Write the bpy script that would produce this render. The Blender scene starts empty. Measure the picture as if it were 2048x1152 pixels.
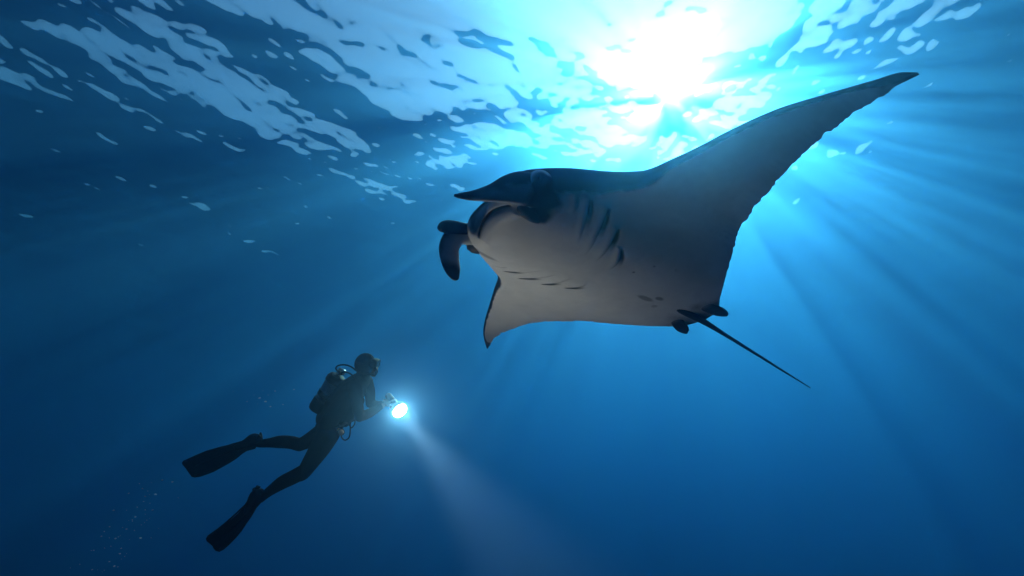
import bpy, math, random
import numpy as np
from mathutils import Vector, Matrix
sc = bpy.context.scene
C = sc.collection
R = math.radians
H = 22.0
PITCH = R(23.7)
cam = bpy.data.cameras.new('camera'); co = bpy.data.objects.new('camera', cam); C.objects.link(co)
cam.sensor_width = 36; cam.lens = 18; cam.clip_end = 4000; cam.clip_start = .02
co.location = (0, 0, -H); co.rotation_euler = (math.pi/2 + PITCH, 0, 0)
sc.camera = co
def cam_dir(px, py):
    a, b = (px-1024)/1024, (576-py)/1024
    f = Vector((0, math.cos(PITCH), math.sin(PITCH))); u = Vector((0, -math.sin(PITCH), math.cos(PITCH)))
    return Vector((1, 0, 0))*a + u*b + f
sd = cam_dir(1335, 185).normalized()
el = math.asin(sd.z); az = math.atan2(sd.x, sd.y)
w = bpy.data.worlds.new('World'); sc.world = w; w.use_nodes = True
nt = w.node_tree; bg = nt.nodes['Background']
sky = nt.nodes.new('ShaderNodeTexSky'); sky.sky_type = 'NISHITA'; sky.sun_disc = False
sky.sun_elevation = el; sky.sun_rotation = az
nt.links.new(sky.outputs[0], bg.inputs[0]); bg.inputs[1].default_value = .05
sun = bpy.data.lights.new('sun', 'SUN'); so = bpy.data.objects.new('sun', sun); C.objects.link(so)
sun.energy = 5; sun.angle = R(.5); sun.color = (1, .92, .82)
so.rotation_euler = sd.to_track_quat('Z', 'Y').to_euler()
so.location = sd*30
vs = sc.view_settings; vs.view_transform = 'Standard'; vs.look = 'None'; vs.exposure = 2.0; vs.gamma = 1
cy = sc.cycles
cy.use_denoising = True; cy.volume_bounces = 3; cy.max_bounces = 8; cy.caustics_reflective = False; cy.caustics_refractive = False
cy.transparent_max_bounces = 12

def mat(name):
    m = bpy.data.materials.new(name); m.use_nodes = True; m.node_tree.nodes.clear()
    return m, m.node_tree
# water surface
def graded(lo, hi, step, far):
    core = np.arange(lo, hi+1e-6, step)
    ext = []; p = 0; s = step
    while p < far: s *= 1.12; p += s; ext.append(p)
    ext = np.array(ext)
    return np.concatenate([(lo-ext)[::-1], core, hi+ext])
SEED = 4
rng = np.random.default_rng(SEED)
xs = graded(-41, 44, .11, 580); ys = graded(4.4, 53, .11, 580)
X, Y = np.meshgrid(xs, ys)
sx = np.gradient(xs); sy = np.gradient(ys)
SP = np.maximum(sx[None, :], sy[:, None])
Z = np.zeros_like(X)
wd = R(-35)
for i in range(260):
    L = math.exp(rng.uniform(math.log(.38), math.log(17.6)))
    k = 2*math.pi/L
    th = wd + rng.normal(0, .75)
    slope = .0130*(L/4.4)**-.08
    A = slope/k
    ph = rng.uniform(0, 6.283)
    att = np.clip((L/SP-3)/4, 0, 1)
    Z += att*A*np.sin(k*(X*math.cos(th)+Y*math.sin(th))+ph + .6*np.sin(.068*X+.041*Y+i))
n, m_ = X.shape
co_ = np.stack([X, Y, Z], -1).reshape(-1, 3)
idx = np.arange(n*m_).reshape(n, m_)
q = np.stack([idx[:-1, :-1], idx[:-1, 1:], idx[1:, 1:], idx[1:, :-1]], -1).reshape(-1, 4)
def np_mesh(name, v, f):
    me = bpy.data.meshes.new(name)
    k = f.shape[1]
    me.vertices.add(len(v)); me.vertices.foreach_set('co', v.astype(np.float32).ravel())
    me.loops.add(f.size); me.loops.foreach_set('vertex_index', f.astype(np.int32).ravel())
    me.polygons.add(len(f)); me.polygons.foreach_set('loop_start', np.arange(0, f.size, k, dtype=np.int32))
    me.polygons.foreach_set('use_smooth', np.ones(len(f), bool))
    me.update(); me.validate(); return me
me = np_mesh('sea_surface', co_, q)
ob = bpy.data.objects.new('sea_surface', me); C.objects.link(ob); ob['kind'] = 'structure'
m, t = mat('sea_surface')
o = t.nodes.new('ShaderNodeOutputMaterial'); mx = t.nodes.new('ShaderNodeMixShader'); fr = t.nodes.new('ShaderNodeFresnel'); fr.inputs[0].default_value = 1.333
tr = t.nodes.new('ShaderNodeBsdfTransparent'); gl = t.nodes.new('ShaderNodeBsdfGlossy'); gl.inputs['Roughness'].default_value = 0.0; gl.inputs['Color'].default_value = (1,1,1,1)
t.links.new(fr.outputs[0], mx.inputs[0]); t.links.new(tr.outputs[0], mx.inputs[1]); t.links.new(gl.outputs[0], mx.inputs[2]); t.links.new(mx.outputs[0], o.inputs[0])
me.materials.append(m)
# water volume
ztop = Z.max()+.3
v = np.array([[x, y, z] for z in (-180, ztop) for y in (-360, 500) for x in (-460, 460)], float)
f = np.array([[0,2,3,1],[4,5,7,6],[0,1,5,4],[2,6,7,3],[0,4,6,2],[1,3,7,5]])
me = np_mesh('haze', v, f); hz = bpy.data.objects.new('haze', me); C.objects.link(hz); hz['kind'] = 'stuff'
m, t = mat('sea_water')
o = t.nodes.new('ShaderNodeOutputMaterial'); pv = t.nodes.new('ShaderNodeVolumePrincipled')
ABS = np.array([0.05318, 0.02386, 0.01534]); D = .8          # absorption per metre
LOBES = (((0.00164, 0.00164, 0.00164), .97), ((0.00068, 0.00375, 0.00375), .9), ((0.00000, 0.00300, 0.01023), .885), ((0.00007, 0.00041, 0.00068), 0))      # suspended particles (forward) and the water itself (blue, broader)
prev = None
for i, (s_, g) in enumerate(LOBES):
    pv = t.nodes.new('ShaderNodeVolumePrincipled'); s_ = np.array(s_); a_ = ABS/len(LOBES)
    pv.inputs['Color'].default_value = (*(s_/D), 1); pv.inputs['Density'].default_value = D
    pv.inputs['Absorption Color'].default_value = (*((1-a_/(D-s_))**2), 1); pv.inputs['Anisotropy'].default_value = g
    if prev is None: prev = pv
    else:
        ad = t.nodes.new('ShaderNodeAddShader'); t.links.new(prev.outputs[0], ad.inputs[0]); t.links.new(pv.outputs[0], ad.inputs[1]); prev = ad
t.links.new(ad.outputs[0], o.inputs['Volume']); me.materials.append(m)

# ------------------------------------------------------------------ helpers
def link(name, me, parent=None, material=None):
    o = bpy.data.objects.new(name, me); C.objects.link(o)
    if parent: o.parent = parent
    if material: me.materials.append(material)
    return o
def empty(name, loc, quat=None):
    o = bpy.data.objects.new(name, None); C.objects.link(o); o.location = loc; o.empty_display_size = .2
    if quat: o.rotation_mode = 'QUATERNION'; o.rotation_quaternion = quat
    return o
def tag(o, label, cat, group=None):
    o['label'] = label; o['category'] = cat
    if group: o['group'] = group
def principled(name, color, rough=.5, metal=0, bump=0, scale=40, spec=.5, var=0):
    m, t = mat(name); N = t.nodes; Lk = t.links
    o = N.new('ShaderNodeOutputMaterial'); b = N.new('ShaderNodeBsdfPrincipled'); Lk.new(b.outputs[0], o.inputs[0])
    b.inputs['Base Color'].default_value = (*color, 1); b.inputs['Roughness'].default_value = rough; b.inputs['Metallic'].default_value = metal
    b.inputs['Specular IOR Level'].default_value = spec
    tc = N.new('ShaderNodeTexCoord'); nz = N.new('ShaderNodeTexNoise'); nz.inputs['Scale'].default_value = scale; nz.inputs['Detail'].default_value = 5
    Lk.new(tc.outputs['Object'], nz.inputs['Vector'])
    if bump:
        bp = N.new('ShaderNodeBump'); bp.inputs['Strength'].default_value = bump; bp.inputs['Distance'].default_value = .004
        Lk.new(nz.outputs[0], bp.inputs['Height']); Lk.new(bp.outputs[0], b.inputs['Normal'])
    if var:
        mp = N.new('ShaderNodeMapRange'); mp.inputs[1].default_value = .3; mp.inputs[2].default_value = .7; mp.inputs[3].default_value = 1-var; mp.inputs[4].default_value = 1+var
        Lk.new(nz.outputs[0], mp.inputs[0])
        vm = N.new('ShaderNodeVectorMath'); vm.operation = 'SCALE'; vm.inputs[0].default_value = color; Lk.new(mp.outputs[0], vm.inputs['Scale']); Lk.new(vm.outputs[0], b.inputs['Base Color'])
    return m
def ss(a, b, x): t_ = np.clip((x-a)/(b-a), 0, 1); return t_*t_*(3-2*t_)
def pchip(tab, x):
    xp = np.array([p[0] for p in tab], float); yp = np.array([p[1] for p in tab], float)
    h = np.diff(xp); d = np.diff(yp)/h; m = np.zeros_like(yp)
    for i in range(1, len(xp)-1):
        if d[i-1]*d[i] > 0:
            w1 = 2*h[i]+h[i-1]; w2 = h[i]+2*h[i-1]; m[i] = (w1+w2)/(w1/d[i-1]+w2/d[i])
    m[0], m[-1] = d[0], d[-1]
    x = np.clip(x, xp[0], xp[-1]); k = np.clip(np.searchsorted(xp, x)-1, 0, len(h)-1)
    s_ = (x-xp[k])/h[k]
    return (2*s_**3-3*s_**2+1)*yp[k]+(s_**3-2*s_**2+s_)*h[k]*m[k]+(-2*s_**3+3*s_**2)*yp[k+1]+(s_**3-s_**2)*h[k]*m[k+1]
def vnoise(P, scale, seed):
    """smooth value noise on an (n,3) array"""
    r_ = np.random.default_rng(seed); tab = r_.random(4096)
    q_ = P*scale; i = np.floor(q_).astype(int); f_ = q_-i; f_ = f_*f_*(3-2*f_); out = 0
    for dx in (0, 1):
        for dy in (0, 1):
            for dz in (0, 1):
                hsh = ((i[:, 0]+dx)*73856093 ^ (i[:, 1]+dy)*19349663 ^ (i[:, 2]+dz)*83492791) & 4095
                w_ = (f_[:, 0] if dx else 1-f_[:, 0])*(f_[:, 1] if dy else 1-f_[:, 1])*(f_[:, 2] if dz else 1-f_[:, 2])
                out = out+tab[hsh]*w_
    return out
def catmull(P, n):
    P = np.array(P, float); Q = np.vstack([2*P[0]-P[1], P, 2*P[-1]-P[-2]]); out = []
    for i in range(1, len(Q)-2):
        for t_ in np.linspace(0, 1, n, endpoint=False):
            a, b, c, d = Q[i-1:i+3]
            out.append(.5*((2*b)+(c-a)*t_+(2*a-5*b+4*c-d)*t_**2+(3*b-a-3*c+d)*t_**3))
    out.append(P[-1]); return np.array(out)
def sweep(ctrl, axis, n=10, seg=24):
    """ctrl rows: x y z wide thick; cross-section ellipse, wide along `axis`. returns verts, quads"""
    S_ = catmull(ctrl, n); P = S_[:, :3]; T = np.gradient(P, axis=0); T /= np.linalg.norm(T, axis=1)[:, None]
    ax = np.array(axis, float); A1 = ax-T*(T@ax)[:, None]; A1 /= np.linalg.norm(A1, axis=1)[:, None]; A2 = np.cross(T, A1)
    ph = np.linspace(0, 2*math.pi, seg, endpoint=False)
    V = P[:, None]+A1[:, None]*(np.cos(ph)[None, :, None]*S_[:, 3][:, None, None])+A2[:, None]*(np.sin(ph)[None, :, None]*S_[:, 4][:, None, None])
    k = len(P); V = V.reshape(-1, 3); F = []
    for i in range(k-1):
        for j in range(seg): F.append([i*seg+j, i*seg+(j+1) % seg, (i+1)*seg+(j+1) % seg, (i+1)*seg+j])
    c0, c1 = len(V), len(V)+1; V = np.vstack([V, P[0], P[-1]])
    for j in range(seg):
        F.append([c0, (j+1) % seg, j, j]); F.append([c1, (k-1)*seg+j, (k-1)*seg+(j+1) % seg, (k-1)*seg+(j+1) % seg])
    return V, F
def poly_mesh(name, V, F, smooth=True):
    me = bpy.data.meshes.new(name)
    me.from_pydata([tuple(v) for v in V], [], [list(dict.fromkeys(f)) for f in F]); me.update()
    if smooth: me.polygons.foreach_set('use_smooth', [True]*len(me.polygons))
    return me

# ------------------------------------------------------------------ manta ray (built in its own frame: x forward, y to its left, z up, metres)
LE_L = [(0,2.42),(.22,2.425),(.33,2.40),(.40,2.36),(.45,2.31),(.6,2.11),(.73,1.89),(.84,1.74),(.94,1.64),(1.14,1.56),(1.31,1.50),(1.48,1.45),(1.77,1.33),(2.01,1.17),(2.23,1.01),(2.34,.93),(2.40,.84)]
TE_L = [(0,-.15),(.17,-.11),(.35,.07),(.66,.35),(.91,.56),(1.13,.70),(1.31,.76),(1.47,.82),(1.66,.88),(1.85,.90),(2.01,.895),(2.16,.875),(2.28,.86),(2.40,.82)]
LE_R = [(0,2.42),(.22,2.425),(.33,2.40),(.40,2.36),(.45,2.31),(.6,2.12),(.73,1.93),(.81,1.81),(.9,1.74),(1.07,1.67),(1.35,1.55),(1.72,1.39),(2.01,1.24),(2.22,1.09),(2.34,.99)]
TE_R = [(0,-.15),(.2,-.10),(.4,.08),(.6,.25),(.8,.42),(1.01,.63),(1.16,.77),(1.38,.95),(1.63,1.04),(1.89,1.08),(2.13,1.04),(2.34,.97)]
def spread(vmax, n):
    t_ = np.linspace(0, 1, n); v_ = t_*.62+.38*t_**2
    return v_*vmax
vl = spread(2.40, 330); vr = spread(2.34, 330)
vv = np.concatenate([-vr[:0:-1], vl])
NS = 300
sp_ = np.linspace(0, 1, NS); ch = .45*sp_+.55*(1-np.cos(sp_*math.pi/2))       # denser at the front edge
def station(v):
    left = v >= 0; a = np.abs(v)
    le = np.where(left, pchip(LE_L, a), pchip(LE_R, a)); te = np.where(left, pchip(TE_L, a), pchip(TE_R, a))
    q3 = np.stack([a, 0*a, 0*a+3.3], -1); te = te+(.030*(vnoise(q3, 14, 31)-.5)+.020*(vnoise(q3, 37, 32)-.5)+.012*(vnoise(q3, 80, 33)-.5))*ss(.45, .8, a)*(1-ss(2.2, 2.34, a))      # ragged rear margin
    bend = np.where(left, .2, .03)*(a/2.3)**2
    wl = .085+.055*ss(.25, .75, a)+bend
    wt = .03+.11*ss(.3, 1.1, a)+bend
    tip = np.clip(1-(a/np.where(left, 2.41, 2.35))**2.2, 0, 1)
    tu = (.15*np.exp(-(a/.62)**2)+.034*tip)+.004
    td = (.165*np.exp(-(a/.72)**2)+.026*tip)+.004
    nose = .04+.20*np.exp(-(a/.7)**2)+.02*tip
    return le, te, wl, wt, tu, td, nose
le, te, wl, wt, tu, td, nose = station(vv)
chord = np.maximum(le-te, .012)
def side(sign, T):
    d_ = ch[None, :]*chord[:, None]; nl = np.minimum(nose, chord*.4)[:, None]
    rise = np.sqrt(np.clip(1-(1-np.clip(d_/nl, 0, 1))**2, 0, 1))
    fall = 1-np.clip((d_-nl)/(chord[:, None]-nl), 0, 1)**1.5
    thick = T[:, None]*rise*fall+.0035*np.clip(d_/.01, 0, 1)*(1-.0*d_)
    thick[:, -1] = .0
    u_ = le[:, None]-d_; w_ = wl[:, None]*(1-ch)+wt[:, None]*ch+sign*thick
    return np.stack([u_, np.repeat(vv[:, None], NS, 1), w_], -1)
top = side(1, tu); bot = side(-1, td)
# gill slits: (outer end, inner end, crease end) on the animal's left, mirrored on its right
GILLS = [((1.975,.585),(1.93,.50),(1.90,.43)), ((1.86,.60),(1.775,.40),(1.66,.20)), ((1.69,.61),(1.61,.345),(1.53,.13)), ((1.50,.51),(1.45,.29),(1.41,.12)), ((1.33,.375),(1.265,.20),(1.25,.12))]
bu, bv = bot[..., 0], bot[..., 1]
dark_gill = np.zeros_like(bu); crease = np.zeros_like(bu)
for sgn in (1, -1):
    for gi, (o_, i_, c_) in enumerate(GILLS):
        # arc through outer, inner, crease end, parametrised by |v|
        av = bv*sgn; tab = sorted([(c_[1], c_[0]), (i_[1], i_[0]-.022), (o_[1], o_[0])])
        uc = pchip(tab, av); dist = uc-bu                                  # >0 behind the slit
        mid_ = i_[1]*.7+o_[1]*.3; L_ = ss(mid_-.06, mid_+.05, av)*(1-ss(o_[1]-.02, o_[1]+.012, av)); K_ = ss(c_[1], i_[1], av)*(1-ss(o_[1]-.01, o_[1]+.012, av))
        wdt = (.046 if gi else .016)*np.sqrt(np.clip((o_[1]+.01-av)/(.30*(o_[1]-i_[1])+.02), .3, 1))
        groove = np.exp(-(np.clip(dist, 0, None)/wdt)**2)*ss(-.006, .004, dist)
        bot[..., 2] += .006*groove*L_+.003*K_*np.exp(-(dist/.010)**2)
        bot[..., 2] -= .005*K_*np.exp(-((dist+.03)/.035)**2)
        dark_gill = np.maximum(dark_gill, L_*ss(-.006, .002, dist)*(1-ss(wdt*.7, wdt*1.25, dist))*(1. if gi else .5))
        crease = np.maximum(crease, .5*K_*np.exp(-(dist/.007)**2))
# mouth: a curved slot across the lower front
mo = np.abs(bv) < .25
mu = 2.375-.06*(bv/.25)**2
md = bu-mu
mm = (1-ss(.215, .25, np.abs(bv)))
mouth = mm*np.exp(-(md/.012)**2)
bot[..., 2] += .035*mouth
bot[..., 2] -= .014*mm*np.exp(-((md+.05)/.04)**2)
# pigment (linear albedo), plus painted shade in gill slits, creases and mouth
TOPC = np.array([.012, .016, .022]); BEL = np.array([.84, .85, .84]); GREY = np.array([.13, .15, .18])
def paint(P, top_side, d_le, a):
    n1 = vnoise(P, 7, 1); n2 = vnoise(P, 22, 2); n3 = vnoise(P, 60, 3)
    nn = (n1-.5)*.6+(n2-.5)*.3+(n3-.5)*.15
    c = np.repeat(BEL[None], len(P), 0)*(1-.10*np.clip(n1-.3, 0, 1)-.07*n2)[:, None]
    if top_side:
        k = np.ones(len(P))
    else:
        width = .028+np.where(P[:, 1] > 0, .13, .03)*np.exp(-((a-.72)/.24)**2)+.10*ss(2.05, 2.38, a)
        k = 1-ss(.75, 1.25, d_le/(width*(1+1.1*nn)))
        k = k*ss(.36, .5, a)
    c = c*(1-k[:, None])+TOPC*k[:, None]
    return c, nn
def blotch(c, P, ctr, rad, col, nn, soft=.35, amt=1):
    r_ = np.sqrt((((P-np.array(ctr))/np.array(rad))**2).sum(1))+nn*.5
    k = (1-ss(1-soft, 1+soft*.4, r_))*amt
    return c*(1-k[:, None])+np.array(col)*k[:, None]
nv = len(vv)
A_ = np.repeat(np.abs(vv)[:, None], NS, 1).ravel(); dl = (ch[None, :]*chord[:, None]).ravel(); dt_ = ((1-ch)[None, :]*chord[:, None]).ravel()
Pt, Pb = top.reshape(-1, 3), bot.reshape(-1, 3)
ct, _ = paint(Pt, True, dl, A_)
cb, nb = paint(Pb, False, dl, A_)
k = (1-ss(-.02, .28, Pb[:, 0]+.35*np.abs(A_-.12)+.2*nb))*.75; cb = cb*(1-k[:, None])+np.array([.05,.06,.07])*k[:, None]
# rear margin a little greyer and painted with streaks of transmitted light, wing tips dark
st = .5+.5*np.sin(A_*95+3*np.sin(A_*21))
k = (1-ss(.03, .22, dt_+.05*st))*ss(.5, .8, A_)*.35
cb = cb*(1-k[:, None])+np.array([.42, .43, .47])*k[:, None]
k = ss(2.12, 2.36, A_+.25*nb)*.85
cb = cb*(1-k[:, None])+TOPC*k[:, None]
for sgn in (1, -1):
    cb = blotch(cb, Pb, (2.16, .43*sgn, .02), (.17, .12 if sgn > 0 else .04, .2), TOPC, nb, .35, 1 if sgn > 0 else .5)
    if sgn > 0: cb = blotch(cb, Pb, (2.12, .31, -.06), (.12, .09, .09), TOPC, nb)
for (x_, y_, r1, r2, a_) in ((.66,-.02,.10,.035,.55),(.55,.05,.05,.03,.6),(.48,-.08,.03,.03,.35),(1.05,.22,.012,.012,.8),(.95,.36,.010,.010,.6),(.75,.42,.008,.008,.5)):
    cb = blotch(cb, Pb*np.array([1,1,0]), (x_, y_, 0), (r1, r2, 1), (.06,.07,.10), nb*.8, .4, a_)
dg = dark_gill.ravel(); cb = cb*(1-dg[:, None]*.95)+np.array([.02,.025,.03])*dg[:, None]*.95  # darkness inside the gill openings, painted into the skin colour
cr = crease.ravel(); cb = cb*(1-cr[:, None])+np.array([.15,.16,.17])*cr[:, None]  # shade of the gill creases, put into the colour
mk = np.clip(mouth.ravel()*1.3, 0, 1); cb = cb*(1-mk[:, None])+np.array([.015,.016,.02])*mk[:, None]  # dark of the mouth slot, painted along its shallow groove
lipk = (mm*ss(.045, .075, md)).ravel()*ss(0, .02, dl+.02); cb = cb*(1-lipk[:, None])+np.array([.30,.33,.34])*lipk[:, None]
# assemble: top grid and bottom grid share the front and rear edge
bot[:, 0] = top[:, 0]; bot[:, -1] = top[:, -1]
V = np.vstack([top.reshape(-1, 3), bot.reshape(-1, 3)])
it = np.arange(nv*NS).reshape(nv, NS); ib = it+nv*NS; ib[:, 0] = it[:, 0]; ib[:, -1] = it[:, -1]
Ft = np.stack([it[:-1, :-1], it[:-1, 1:], it[1:, 1:], it[1:, :-1]], -1).reshape(-1, 4)
Fb = np.stack([ib[:-1, :-1], ib[1:, :-1], ib[1:, 1:], ib[:-1, 1:]], -1).reshape(-1, 4)
Fm = np.vstack([Ft, Fb]); Cm = np.vstack([ct, cb])
extraV, extraF, extraC, off = [], [], [], len(V)
def add_piece(ctrl, axis, colour, n=12, seg=28):
    global off
    v_, f_ = sweep(ctrl, axis, n, seg)
    extraV.append(v_); extraF.append(np.array(f_)+off); extraC.append(colour(v_)); off += len(v_)
# cephalic fins: the left one furled forward into a horn, the right one unrolled and hanging
def colL(v_):
    n_ = vnoise(v_, 14, 5)-.5; k = ss(0, .05, -.005-.58*(v_[:, 0]-2.32)+.012-v_[:, 2]+n_*.05)*ss(2.25, 2.33, v_[:, 0])
    c = TOPC*(1-k[:, None])+np.array([.60,.62,.63])*k[:, None]
    tipk = ss(2.60, 2.70, v_[:, 0]+n_*.04); 
    return c*(1-tipk[:, None])+TOPC*tipk[:, None]
add_piece([(2.00,.37,.05,.07,.05),(2.18,.395,.03,.11,.055),(2.32,.40,-.005,.125,.055),(2.43,.38,-.062,.105,.048),(2.54,.34,-.135,.066,.040),(2.65,.27,-.176,.038,.030),(2.72,.212,-.178,.022,.018),(2.755,.182,-.174,.009,.008)], (-.1,.45,1), colL)
def colR(v_):
    n_ = vnoise(v_, 14, 6)-.5; k = ss(-.25, -.17, v_[:, 2]+n_*.05)*(1-ss(2.50, 2.56, v_[:, 0]+n_*.05))
    return TOPC*(1-k[:, None])+np.array([.58,.60,.62])*k[:, None]
add_piece([(2.12,-.33,.06,.08,.06),(2.32,-.385,.06,.09,.06),(2.43,-.43,.02,.09,.05),(2.46,-.475,-.08,.088,.035),(2.42,-.515,-.17,.082,.028),(2.36,-.545,-.25,.066,.024),(2.32,-.56,-.30,.035,.018),(2.31,-.565,-.315,.012,.010)], (1,.1,.35), colR)
add_piece([(2.34,-.36,.07,.05,.05),(2.48,-.39,.05,.06,.05),(2.56,-.40,.02,.055,.045),(2.60,-.405,-.01,.03,.03),(2.61,-.405,-.02,.01,.01)], (0,.2,1), lambda v_: np.repeat(TOPC[None], len(v_), 0))
# small dark flap at the corner of the mouth
add_piece([(2.30,.27,-.03,.05,.03),(2.22,.28,-.075,.055,.03),(2.14,.275,-.10,.04,.022),(2.08,.265,-.108,.012,.008)], (0,1,.4), lambda v_: np.repeat(TOPC[None], len(v_), 0), 10, 20)
# raised eye mounds
def colE(v_):
    n_ = vnoise(v_, 25, 8)-.5; ay = np.abs(v_[:, 1]); rel = np.stack([v_[:, 0]-2.245, ay-.495, v_[:, 2]-.045], -1); dn = np.array([.43, .78, -.45])
    ax = rel@dn; r_ = np.linalg.norm(rel-ax[:, None]*dn, axis=1); up_ = (rel[:, 0]*.55+rel[:, 2]*.85)/np.maximum(r_, .01)
    k = np.exp(-((r_+n_*.015-.078)/.022)**2)*ss(-.15, .35, up_)
    return TOPC*(1-k[:, None])+np.array([.80,.80,.84])*k[:, None]
for s_ in (1, -1):
    add_piece([(2.15,.32*s_,.12,.12,.12),(2.20,.41*s_,.085,.120,.114),(2.238,.477*s_,.055,.098,.093),(2.262,.517*s_,.036,.064,.060),(2.271,.531*s_,.029,.03,.028),(2.273,.533*s_,.028,.004,.004)], (.9,0,.3), colE, 8, 32)
# tail whip and pelvic fins, dorsal fin
dk = lambda v_: np.repeat(np.array([[.02,.024,.03]]), len(v_), 0)*(1+.8*(vnoise(v_, 12, 9)-.5))[:, None]
add_piece([(.35,0,.02,.05,.03),(.1,0,.015,.05,.035),(-.12,0,.005,.032,.03),(-.4,.0,-.02,.021,.02),(-.9,.01,-.08,.015,.014),(-1.4,.025,-.145,.010,.010),(-1.8,.04,-.20,.004,.004)], (0,1,0), dk, 10, 16)
for s_ in (1, -1):
    add_piece([(.22,.12*s_,.045,.04,.012),(.08,.17*s_,.022,.06,.016),(-.05,.215*s_,.0,.07,.018),(-.125,.235*s_,-.012,.048,.014),(-.16,.24*s_,-.022,.012,.006)], (0,1,0), lambda v_: BEL*.45*ss(.03, .16, v_[:, 0])[:, None]+dk(v_)*(1-ss(.03, .16, v_[:, 0]))[:, None], 10, 20)
add_piece([(.12,0,.06,.10,.012),(.05,0,.13,.08,.012),(-.04,0,.20,.045,.010),(-.09,0,.235,.008,.004)], (1,0,0), dk, 8, 16)
V = np.vstack([V]+extraV); Fm = np.vstack([Fm]+extraF); Cm = np.vstack([Cm]+extraC)
body_me = poly_mesh('manta_body', V, Fm.tolist())
at = body_me.attributes.new('pigment', 'FLOAT_COLOR', 'POINT')
at.data.foreach_set('color', np.hstack([np.clip(Cm, 0, 1), np.ones((len(Cm), 1))]).astype(np.float32).ravel())
m, t = mat('manta_skin'); N = t.nodes; Lk = t.links
o = N.new('ShaderNodeOutputMaterial'); b = N.new('ShaderNodeBsdfPrincipled'); Lk.new(b.outputs[0], o.inputs[0])
an = N.new('ShaderNodeAttribute'); an.attribute_name = 'pigment'; Lk.new(an.outputs['Color'], b.inputs['Base Color'])
b.inputs['Roughness'].default_value = .55; b.inputs['Specular IOR Level'].default_value = .25
tc = N.new('ShaderNodeTexCoord'); nz = N.new('ShaderNodeTexNoise'); nz.inputs['Scale'].default_value = 45; nz.inputs['Detail'].default_value = 6
bp = N.new('ShaderNodeBump'); bp.inputs['Strength'].default_value = .25; bp.inputs['Distance'].default_value = .006
Lk.new(tc.outputs['Object'], nz.inputs[0]); Lk.new(nz.outputs[0], bp.inputs['Height']); Lk.new(bp.outputs[0], b.inputs['Normal'])
MF = Vector((-.82711, -.53764, .16379)); MW = Vector((.55489, -.82747, .08593)); MU = Vector((.08933, .16195, .98275))
rot = Matrix((MF, MW, MU)).transposed().to_quaternion()
manta = empty('manta_ray', Vector((1.78711, 4.69411, 1.74595-H)), rot)
tag(manta, 'huge manta ray with pale belly, raised wing and thin tail, gliding above the diver', 'manta ray')
link('body', body_me, manta, m)
eye_m = principled('manta_eye', (.008,.008,.01), .12)
for s_ in (1, -1):
    ed = Vector((.43, .78*s_, -.45)).normalized(); ec = Vector((2.243, .487*s_, .046))
    v_, f_ = sweep([tuple(ec+ed*(.05*math.cos(t_)))+(max(.05*math.sin(t_), .001),)*2 for t_ in np.linspace(math.pi, 0, 9)], (1,0,0), 3, 24)
    link('eye', poly_mesh('eye', v_, f_), manta, eye_m)

# ------------------------------------------------------------------ diver (own frame: x to his front, y up along the picture plane, z to his right side; metres)
DS = 4.9/1024
cam_q = Matrix((Vector((1,0,0)), Vector((0,-math.sin(PITCH),math.cos(PITCH))), Vector((0,-math.cos(PITCH),-math.sin(PITCH))))).transposed().to_quaternion()
pelvis = co.location+cam_dir(650, 852)*4.9
diver = empty('person', pelvis, cam_q)
tag(diver, 'scuba diver in black wetsuit and long fins holding a lit torch', 'person')
def q(px, py, z=0.): return ((px-650)*DS, (852-py)*DS, z)
def round_cones(chains, seg=20):
    """closed sphere-and-cone chains; each chain row is x y z r (or rx ry rz ellipsoids through 'balls')"""
    V, F = [], []
    def ball(c, r, sx=1, sy=1, sz=1, rotz=0):
        o_ = len(V); n1, n2 = 12, seg; cr_, sr_ = math.cos(rotz), math.sin(rotz)
        for i in range(n1+1):
            th = math.pi*i/n1
            for j in range(n2):
                ph = 2*math.pi*j/n2; x_, y_, z_ = r*sx*math.sin(th)*math.cos(ph), r*sy*math.sin(th)*math.sin(ph), r*sz*math.cos(th)
                V.append((c[0]+x_*cr_-y_*sr_, c[1]+x_*sr_+y_*cr_, c[2]+z_))
        for i in range(n1):
            for j in range(n2): F.append((o_+i*n2+j, o_+(i+1)*n2+j, o_+(i+1)*n2+(j+1) % n2, o_+i*n2+(j+1) % n2))
    for chn in chains:
        if len(chn) == 1: ball(chn[0][:3], chn[0][3], *chn[0][4:]); continue
        pts = catmull([c[:4] for c in chn], 8) if len(chn) > 2 else np.array([np.array(chn[0][:4])*(1-t_)+np.array(chn[1][:4])*t_ for t_ in np.linspace(0, 1, 8)])
        for p_ in (pts[0], pts[-1]): ball(p_[:3], p_[3])
        rows = [tuple(p_[:3])+(p_[3], p_[3]) for p_ in pts]
        # sweep with round section
        P = np.array([r_[:3] for r_ in rows]); T = np.gradient(P, axis=0); T /= np.linalg.norm(T, axis=1)[:, None]
        up = np.array([.13, .21, .97]); A1 = up-T*(T@up)[:, None]; A1 /= np.linalg.norm(A1, axis=1)[:, None]; A2 = np.cross(T, A1)
        o_ = len(V)
        for i in range(len(P)):
            for j in range(seg):
                ph = 2*math.pi*j/seg; V.append(tuple(P[i]+rows[i][3]*(A1[i]*math.cos(ph)+A2[i]*math.sin(ph))))
        for i in range(len(P)-1):
            for j in range(seg): F.append((o_+i*seg+j, o_+i*seg+(j+1) % seg, o_+(i+1)*seg+(j+1) % seg, o_+(i+1)*seg+j))
        o2 = len(V); V.append(tuple(P[0])); V.append(tuple(P[-1]))
        for j in range(seg): F.append((o2, o_+(j+1) % seg, o_+j)); F.append((o2+1, o_+(len(P)-1)*seg+j, o_+(len(P)-1)*seg+(j+1) % seg))
    return V, F
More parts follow.
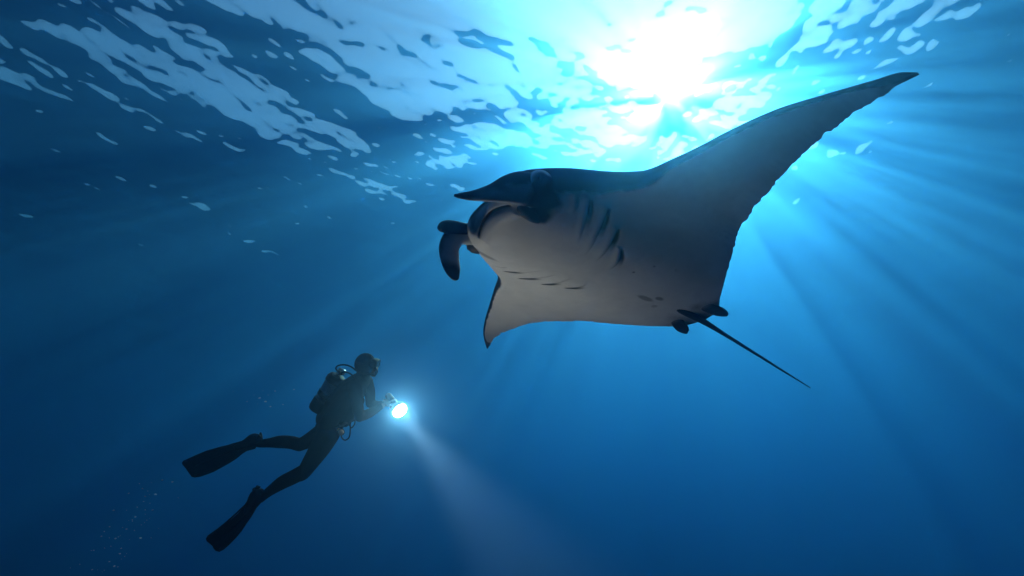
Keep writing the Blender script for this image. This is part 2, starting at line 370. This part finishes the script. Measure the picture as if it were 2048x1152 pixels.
def remeshed(name, V, F, voxel, smooth=4):
    me = poly_mesh(name, V, F); tmp = bpy.data.objects.new('tmp', me); C.objects.link(tmp)
    r_ = tmp.modifiers.new('r', 'REMESH'); r_.mode = 'VOXEL'; r_.voxel_size = voxel; r_.use_smooth_shade = True
    s_ = tmp.modifiers.new('s', 'SMOOTH'); s_.iterations = smooth; s_.factor = .5
    dg_ = bpy.context.evaluated_depsgraph_get(); out = bpy.data.meshes.new_from_object(tmp.evaluated_get(dg_))
    bpy.data.objects.remove(tmp); out.name = name
    out.polygons.foreach_set('use_smooth', [True]*len(out.polygons)); return out
def rc(*rows): return [tuple(q(r_[0], r_[1], r_[2]))+(r_[3],) for r_ in rows]
# torch geometry first: the hand closes on its barrel
ta = Vector((.62, -.46, .62)).normalized(); lens_c = Vector(q(799.5, 818.5, .02))
barrel = lens_c-ta*.15
chains = [
    # torso: pelvis, waist, chest, shoulders
    rc((655,856,0,.115),(672,828,0,.118),(692,800,0,.125),(708,778,0,.12),(716,766,0,.095)),
    rc((660,858,-.07,.10),(672,832,-.06,.10),(700,785,-.09,.10),(716,768,-.12,.075)),
    rc((660,858,.07,.10),(672,832,.06,.10),(700,785,.09,.10),(716,768,.12,.075)),
    rc((719,768,-.16,.062),(721,764,0,.075),(719,768,.16,.062)),
    # neck, skull, jaw
    rc((718,766,0,.066),(727,748,0,.058),(731,736,0,.06)),
    [(*q(731,729), .098, 1.0, 1.08, .86, -.25)],
    rc((740,738,0,.062),(746,744,0,.040)),
    # brow, nose, chin in profile
    rc((749,733,0,.018),(753,738.5,0,.015)), rc((746,748,0,.026),(748,750,0,.020)),
    # right leg (lower)
    rc((664,862,.09,.105),(650,886,.10,.098),(632,914,.105,.080),(617,936,.105,.066),(610,941,.105,.064)),
    rc((616,935,.105,.066),(596,946,.105,.066),(574,957,.105,.062),(552,972,.105,.047),(538,983,.105,.040),(532,988,.105,.040)),
    rc((530,978,.105,.046),(526,990,.105,.045),(514,1006,.105,.038)),
    # left leg (upper, trailing)
    rc((652,862,-.09,.105),(630,876,-.10,.090),(606,889,-.10,.070),(591,896,-.10,.062)),
    rc((591,896,-.10,.062),(572,891,-.10,.062),(550,890,-.10,.060),(528,892,-.10,.045),(512,893,-.10,.040),(505,892,-.10,.040)),
    rc((502,884,-.10,.046),(494,890,-.10,.045),(474,897,-.10,.036)),
    # right arm
    rc((722,770,.18,.066),(727,790,.21,.056),(731,812,.22,.049),(733,822,.22,.046)),
    rc((733,822,.22,.047),(746,820,.12,.044),(760,813,.02,.034),(768,808,-.04,.028)),
    # left arm, tucked in front of the chest
    rc((722,770,-.18,.066),(727,792,-.21,.055),(729,814,-.20,.047)),
    rc((729,816,-.20,.046),(744,819,-.19,.040),(758,815,-.16,.030)),
]
# right hand: palm over the barrel, four fingers curling round it, thumb on the other side
e1 = ta.cross(Vector((0,0,1))).normalized(); e2 = ta.cross(e1).normalized()
wr = Vector(q(768, 808, -.04))
def ringp(s_, ang, r_): return barrel+ta*s_+(e1*math.cos(ang)+e2*math.sin(ang))*r_
toward = wr-barrel; toward -= ta*(toward@ta); a0 = math.atan2(toward@e2, toward@e1)
palm0 = ringp(0, a0, .058)
hand = [[tuple(wr)+(.028,), tuple(palm0*.6+wr*.4)+(.030,), tuple(palm0)+(.030,)],
        [tuple(ringp(-.03, a0, .056))+(.022,), tuple(ringp(.03, a0, .056))+(.022,)]]
for i, s_ in enumerate((-.036, -.013, .010, .032)):
    ln = (.78, .95, 1.0, .9)[i]
    hand.append([tuple(ringp(s_, a0+.3, .054))+(.0115,)]+[tuple(ringp(s_*(1-.05*k_), a0+.3+.62*ln*k_, .051))+(.0105-.0007*k_,) for k_ in (1, 2, 3, 4)])
hand.append([tuple(ringp(.03, a0-.2, .055))+(.013,), tuple(ringp(.045, a0-.7, .052))+(.0125,), tuple(ringp(.05, a0-1.25, .05))+(.011,), tuple(ringp(.05, a0-1.6, .05))+(.009,)])
lw = Vector(q(758, 815, -.16)); lp = lw+Vector((.06, .02, .02))
hand2 = [[tuple(lw)+(.027,), tuple((lw+lp)/2)+(.030,), tuple(lp)+(.026,)]]
for i in range(4):
    b0 = lp+Vector((.0, .028-.019*i, .0)); d1 = Vector((.03, -.004*i, .012)); d2 = Vector((.008, -.012, .022)); d3 = Vector((-.016, -.006, .012))
    hand2.append([tuple(b0)+(.0115,), tuple(b0+d1)+(.0105,), tuple(b0+d1+d2)+(.010,), tuple(b0+d1+d2+d3)+(.009,)])
hand2.append([tuple(lw+Vector((.03,.02,.01)))+(.013,), tuple(lw+Vector((.055,.045,.03)))+(.012,), tuple(lw+Vector((.085,.05,.045)))+(.0095,)])
V_, F_ = round_cones(chains+hand+hand2)
dbody = remeshed('diver_body', V_, F_, .0055, 5)
neo = principled('neoprene', (.0014,.0014,.0017), .85, bump=.3, scale=160, spec=.02, var=.25)
skin = principled('skin', (.24,.10,.055), .5, bump=.15, scale=120, var=.12)
rub = principled('black_rubber', (.003,.003,.0033), .65, bump=.1, scale=90, spec=.06)
dark_fab = principled('vest_fabric', (.0014,.0016,.002), .85, bump=.4, scale=220, spec=.03, var=.2)
steel = principled('steel', (.16,.16,.165), .35, 1)
body_o = link('body', dbody, diver, neo); dbody.materials.append(skin)
wv = np.array(wr); lwv = np.array(lw)
face_c = np.array(q(749, 742))
for p_ in dbody.polygons:
    c_ = np.array(p_.center)
    fwd = (c_-wv)@np.array((lens_c-wr).normalized())
    if (np.linalg.norm(c_-np.array(barrel)) < .125 and fwd > .006) or (np.linalg.norm(c_-np.array(lp)) < .13 and (c_-lwv)[0] > .004): p_.material_index = 1
    elif np.linalg.norm((c_-face_c)*np.array([1,1,1.1])) < .058 and c_[0] > q(742,0)[0]: p_.material_index = 1
def tube(name, pts, r_, parent, material, n=8, seg=12):
    v_, f_ = sweep([tuple(p_)+(r_, r_) for p_ in pts], (.1,.2,.97), n, seg); return link(name, poly_mesh(name, v_, f_), parent, material)
def lathe(name, prof, c, axis, parent, material, seg=32, smooth=True):
    ax = Vector(axis).normalized(); a1 = ax.orthogonal().normalized(); a2 = ax.cross(a1); V, F = [], []
    for (d_, r_) in prof:
        for j in range(seg):
            ph = 2*math.pi*j/seg; V.append(tuple(Vector(c)+ax*d_+(a1*math.cos(ph)+a2*math.sin(ph))*r_))
    k_ = len(prof)
    for i in range(k_-1):
        for j in range(seg): F.append((i*seg+j, i*seg+(j+1) % seg, (i+1)*seg+(j+1) % seg, (i+1)*seg+j))
    F.append(tuple(range(seg))[::-1]); F.append(tuple((k_-1)*seg+j for j in range(seg)))
    return link(name, poly_mesh(name, V, F, smooth), parent, material)
# hood: a snug cap standing just proud of the skull
hv, hf = round_cones([[(*q(730.2,728.5), .101, 1.0, 1.08, .88, -.25)], rc((719,765,0,.075),(726,750,0,.066))])
hood = remeshed('hood', hv, hf, .005, 3)
import bmesh
bm = bmesh.new(); bm.from_mesh(hood)
bmesh.ops.delete(bm, geom=[f_ for f_ in bm.faces if f_.calc_center_median().x > q(743,0)[0] and f_.calc_center_median().y < q(0,716)[1]], context='FACES')
bm.to_mesh(hood); bm.free()
link('hood', hood, diver, neo)
# mask: skirt frame, two glass lenses, strap
mc = Vector(q(750.5, 727)); mx = Vector((.97, -.22, 0)).normalized(); my = Vector((.22, .97, 0)).normalized(); mz = Vector((0,0,1))
def mask_pt(a, b, c): return mc+mx*a+my*b+mz*c
V, F = [], []
prof = [(-.035, 1.0), (.0, 1.04), (.026, .98), (.032, .90), (.024, .80), (-.02, .78)]
sgm = 40
for d_, k_ in prof:
    for j in range(sgm):
        ph = 2*math.pi*j/sgm; cx, sx_ = math.cos(ph), math.sin(ph)
        ex = .074*math.copysign(abs(cx)**.6, cx)*k_; ey = .045*math.copysign(abs(sx_)**.7, sx_)*k_
        if sx_ < 0: ey -= .022*math.exp(-(ex/.022)**2)*(1 if d_ < .03 else .8)
        V.append(tuple(mask_pt(d_, ey, ex)))
for i in range(len(prof)-1):
    for j in range(sgm): F.append((i*sgm+j, i*sgm+(j+1) % sgm, (i+1)*sgm+(j+1) % sgm, (i+1)*sgm+j))
mask = link('mask', poly_mesh('mask', V, F), diver, rub)
gm, gt = mat('mask_glass'); go = gt.nodes.new('ShaderNodeOutputMaterial'); gb = gt.nodes.new('ShaderNodeBsdfPrincipled'); gt.links.new(gb.outputs[0], go.inputs[0])
gb.inputs['Base Color'].default_value = (.05,.06,.07,1); gb.inputs['Roughness'].default_value = .03; gb.inputs['IOR'].default_value = 1.5
for s_ in (1, -1):
    V, F = [], []
    for d_ in (.0225, .0265):
        for j in range(24):
            ph = 2*math.pi*j/24; V.append(tuple(mask_pt(d_, .004+.031*math.copysign(abs(math.sin(ph))**.7, math.sin(ph)), s_*.030+.025*math.copysign(abs(math.cos(ph))**.7, math.cos(ph)))))
    F = [tuple(range(24)), tuple(range(24, 48))[::-1]]+[(j, (j+1) % 24, 24+(j+1) % 24, 24+j) for j in range(24)]
    link('lens', poly_mesh('lens', V, F, False), mask, gm)
V, F = [], []
for j in range(49):
    a_ = math.pi*(.5+j/48)
    p_ = Vector(q(735, 727))+Vector((.115*math.cos(a_), .02*math.cos(a_)*-.8, .094*math.sin(a_)))
    for (dx, dy) in ((0,-.013),(0,.013),(.004,.013),(.004,-.013)):
        nrm = Vector((math.cos(a_), 0, math.sin(a_))); V.append(tuple(p_+nrm*dx+Vector((0,dy,0))))
for j in range(48):
    for k_ in range(4): F.append((j*4+k_, j*4+(k_+1) % 4, (j+1)*4+(k_+1) % 4, (j+1)*4+k_))
link('strap', poly_mesh('strap', V, F, False), mask, rub)
# regulator second stage at the mouth
reg = lathe('regulator', [(-.02,.014),(-.012,.026),(.0,.031),(.012,.030),(.018,.022),(.020,.008)], q(750.5,744.5), (.93,-.36,0), diver, rub, 24)
tube('exhaust_tee', [q(749,749,-.028), q(750,751,0), q(749,749,.028)], .009, reg, rub)
# air tank with boot and valve
t_top = Vector(q(678, 749)); t_bot = Vector(q(636, 820)); tax = (t_bot-t_top).normalized(); tl = (t_bot-t_top).length
tank_m = principled('tank_paint', (.22,.24,.25), .35, bump=.1, scale=60, var=.2)
tank = lathe('air_tank', [(0,.018),(.012,.020),(.02,.03),(.04,.058),(.065,.076),(.10,.085),(tl-.05,.085),(tl-.02,.078),(tl,.05)], t_top, tax, diver, tank_m, 40)
lathe('tank_boot', [(tl-.115,.0885),(tl-.10,.094),(tl-.02,.096),(tl+.005,.088),(tl+.014,.06)], t_top, tax, tank, rub, 40)
lathe('tank_band', [(tl*.50,.086),(tl*.50+.004,.0895),(tl*.50+.046,.0895),(tl*.50+.05,.086)], t_top, tax, tank, dark_fab, 40)
valve = lathe('valve', [(-.05,.012),(-.048,.02),(-.022,.022),(-.02,.015),(.0,.017)], t_top, tax, tank, steel, 24)
side_v = tax.cross(Vector((0,0,1))).normalized()
lathe('valve_knob', [(0,.008),(.03,.008),(.031,.019),(.055,.021),(.060,.017)], t_top-tax*.03, (0,0,1), tank, rub, 20)
first = lathe('first_stage', [(-.02,.012),(-.018,.022),(.02,.026),(.05,.026),(.055,.018)], t_top-tax*.04+side_v*.01, side_v if side_v.x > 0 else -side_v, diver, steel, 24)
lathe('shoulder_cover', [(.005,.0),(.006,.05),(.02,.078),(.05,.0935),(.085,.094),(.09,.086)], t_top, tax, tank, rub, 40)
# buoyancy vest: jacket shell and lobes hugging the torso and the tank
bv_, bf_ = round_cones([
    rc((660,838,0,.13),(678,812,0,.14),(697,786,0,.135),(709,772,0,.105)),
    rc((664,842,.10,.085),(682,815,.13,.08),(703,786,.14,.07),(712,772,.13,.045)),
    rc((664,842,-.10,.085),(682,815,-.13,.08),(703,786,-.14,.07),(712,772,-.13,.045)),
    rc((696,838,.09,.055),(705,822,.10,.06),(714,806,.10,.045)), rc((696,838,-.09,.055),(705,822,-.10,.06),(714,806,-.10,.045)),
])
vest = link('buoyancy_vest', remeshed('buoyancy_vest', bv_, bf_, .008, 6), diver, dark_fab)
tube('waist_strap', [q(668,852,.12), q(684,846,.135), q(700,840,.11), q(706,836,0)], .014, vest, rub)
link('buckle', (lambda vf: poly_mesh('buckle', *vf))(sweep([(*q(690,843,.150),.014,.010),(*q(697,840,.146),.016,.011),(*q(703,837,.132),.014,.010)], (.4,.9,0), 4, 12)), vest, steel)
# hoses
tube('hose', [q(686,746,.03), q(680,741,.05), q(676,735,.06), q(681,729,.07), q(695,727,.085), q(708,730,.10), q(722,739,.105), q(738,746,.075), q(749,747,.03)], .0075, diver, rub)
tube('hose', [q(686,748,.05), q(690,742,.07), q(700,741,.10), q(712,745,.13), q(720,754,.155), q(724,764,.16)], .0075, diver, rub)
tube('hose', [q(716,812,.16), q(720,826,.165), q(720,838,.165), q(714,846,.165), q(710,842,.16), q(712,836,.155)], .0065, diver, rub)
tube('hose', [q(711,840,.16), q(711,855,.16), q(708,866,.155), q(700,871,.15), q(694,866,.15), q(693,860,.15)], .0065, diver, rub)
gauge = lathe('gauge', [(-.014,.020),(-.012,.030),(.008,.033),(.014,.030),(.015,.026)], q(693,855,.155), (.25,.15,.95), diver, rub, 28)
lathe('dial', [(.0145,.025),(.0165,.025),(.017,.020)], q(693,855,.155), (.25,.15,.95), gauge, principled('dial_face', (.75,.72,.6), .25), 24)
lathe('clip', [(-.01,.006),(-.008,.011),(.008,.011),(.01,.006)], q(688,850,.16), (.8,.5,.2), gauge, principled('brass', (.7,.45,.2), .3, 1), 14)
# swim fins
def swim_fin(outline, zc, foot, heel, mid):
    pts = np.array([q(*p_)[:2] for p_ in outline]); ctr = pts.mean(0)
    bm = bmesh.new(); layers = []
    for (z_, k_) in ((-.010,.985),(-.006,1),(.006,1),(.010,.985)):
        layers.append([bm.verts.new((ctr[0]+(p_[0]-ctr[0])*k_, ctr[1]+(p_[1]-ctr[1])*k_, zc+z_)) for p_ in pts])
    for a_, b_ in zip(layers[:-1], layers[1:]):
        for j in range(len(pts)): bm.faces.new((a_[j], a_[(j+1) % len(pts)], b_[(j+1) % len(pts)], b_[j]))
    bm.faces.new(layers[0][::-1]); bm.faces.new(layers[-1])
    me = bpy.data.meshes.new('swim_fin'); bm.to_mesh(me); bm.free()
    fin = link('swim_fin', me, diver, rub)
    v_, f_ = round_cones([[(*q(*p_[:2], zc), p_[2]) for p_ in foot]]); link('foot_pocket', remeshed('foot_pocket', v_, f_, .006, 3), fin, rub)
    tube('heel_strap', [q(heel[0][0], heel[0][1], zc+.045), q(*heel[1], zc+.03), q(*heel[2], zc), q(*heel[1], zc-.03), q(heel[0][0], heel[0][1], zc-.045)], .009, fin, rub)
    for rail in mid:
        for s_ in (1, -1): tube('rib', [q(*p_, zc+s_*.010) for p_ in rail], .007, fin, rub)
    return fin
O1 = [(510,884),(498,879),(480,885),(456,894),(428,900),(400,908),(374,919),(354,928),(351,932),(352,936),(358,943),(365,953),(371,961),(377,962.5),(388,961),(400,957),(416,951),(431,943),(447,934),(461,925),(473,915),(484,908),(500,904)]
O2 = [(512,980),(509,988),(503,997),(495,1009),(487,1018),(475,1028),(461,1039),(443,1050),(429,1060),(425.5,1066),(427,1071),(432,1075),(438,1080),(441,1086),(445,1090),(452,1092),(460,1088),(470,1079),(483,1066),(494,1053),(502,1041),(508,1029),(514,1017),(522,1006),(532,996)]
swim_fin(O1, -.10, [(505,886,.048),(496,884,.052),(482,893,.047),(464,901,.034)], ((504,880),(508,874),(513,882)), [[(478,888),(428,903),(358,929)],[(484,905),(440,935),(378,958)],[(470,900),(420,922),(380,938)]])
swim_fin(O2, .105, [(527,978,.050),(521,984,.053),(514,999,.047),(506,1013,.034)], ((526,976),(521,967),(530,966)), [[(507,996),(470,1030),(430,1063)],[(526,1000),(500,1040),(452,1087)],[(505,1018),(475,1048),(446,1074)]])
# ------------------------------------------------------------------ dive torch
torch = empty('dive_torch', pelvis, cam_q)
tag(torch, 'lit dive torch with round glowing lens, gripped in the diver\'s hand', 'torch')
alu = principled('torch_metal', (.03,.03,.033), .4, .6, bump=.05, scale=80)
lathe('housing', [(-.235,.020),(-.23,.030),(-.215,.034),(-.08,.034),(-.06,.040),(-.045,.060),(-.03,.070),(-.004,.072)], lens_c, ta, torch, alu, 36)
lathe('bezel', [(-.006,.0725),(-.004,.079),(.008,.079),(.012,.074),(.012,.068),(.004,.066)], lens_c, ta, torch, alu, 40)
lm, lt = mat('torch_lens'); lo = lt.nodes.new('ShaderNodeOutputMaterial'); em = lt.nodes.new('ShaderNodeEmission'); lt.links.new(em.outputs[0], lo.inputs[0])
em.inputs['Color'].default_value = (1,.84,.70,1); em.inputs['Strength'].default_value = 165
lathe('lens', [(.0,.066),(.014,.065),(.028,.058),(.040,.044),(.048,.026),(.051,.008)], lens_c, ta, torch, lm, 36)
spt = bpy.data.lights.new('torch_beam', 'SPOT'); spo = bpy.data.objects.new('torch_beam', spt); C.objects.link(spo); spo.parent = torch
spo.location = lens_c+ta*.06; spo.rotation_mode = 'QUATERNION'; spo.rotation_quaternion = (-ta).to_track_quat('Z', 'Y')
spt.energy = 4200; spt.spot_size = R(32); spt.spot_blend = 1.0; spt.shadow_soft_size = .05; spt.color = (1,.52,.42)
# ------------------------------------------------------------------ bubbles
bubm, bt = mat('bubble'); bo = bt.nodes.new('ShaderNodeOutputMaterial'); b1 = bt.nodes.new('ShaderNodeBsdfPrincipled'); b2 = bt.nodes.new('ShaderNodeBsdfTranslucent'); ba = bt.nodes.new('ShaderNodeMixShader')
b1.inputs['Base Color'].default_value = (.45,.5,.55,1); b1.inputs['Roughness'].default_value = .1; b2.inputs[0].default_value = (.5,.56,.62,1); ba.inputs[0].default_value = .6
bt.links.new(b1.outputs[0], ba.inputs[1]); bt.links.new(b2.outputs[0], ba.inputs[2]); bt.links.new(ba.outputs[0], bo.inputs[0])
bm = bmesh.new(); bmesh.ops.create_icosphere(bm, subdivisions=2, radius=1); bub = bpy.data.meshes.new('bubble'); bm.to_mesh(bub); bm.free(); bub.materials.append(bubm)
bub.polygons.foreach_set('use_smooth', [True]*len(bub.polygons))
rb = random.Random(4)
def bubble(px, py, d, r_, label, group):
    o_ = bpy.data.objects.new('bubble', bub); C.objects.link(o_); o_.location = co.location+cam_dir(px, py)*d
    o_.scale = (r_*rb.uniform(.9,1.7), r_*rb.uniform(.9,1.5), r_*rb.uniform(.6,.9)); o_.rotation_euler = (rb.uniform(-.4,.4), rb.uniform(-.4,.4), rb.uniform(0,3))
    tag(o_, label, 'bubble', group)
for (px, py, r_) in [(494,803,.005),(519,796,.008),(531,803,.008),(541,813,.006),(550,782,.006),(566,809,.004),(588,779,.006),(508,790,.003),(526,781,.003),(515,808,.003),(466,783,.004),(536,790,.003)]:
    bubble(px, py, rb.uniform(4.9,5.6), r_, 'small pale bubble drifting behind the diver\'s air tank', 'bubbles behind the air tank')
for k_ in range(62):
    t_ = rb.random()**.8; cx = 300-110*t_+rb.gauss(0, 28); cy = 985+150*t_+rb.gauss(0, 18)
    bubble(cx, cy, rb.uniform(4.6,6.5), rb.choice((.003,.004,.004,.006,.008)), 'tiny pale bubble in the dark water below the swim fins', 'bubbles below the swim fins')
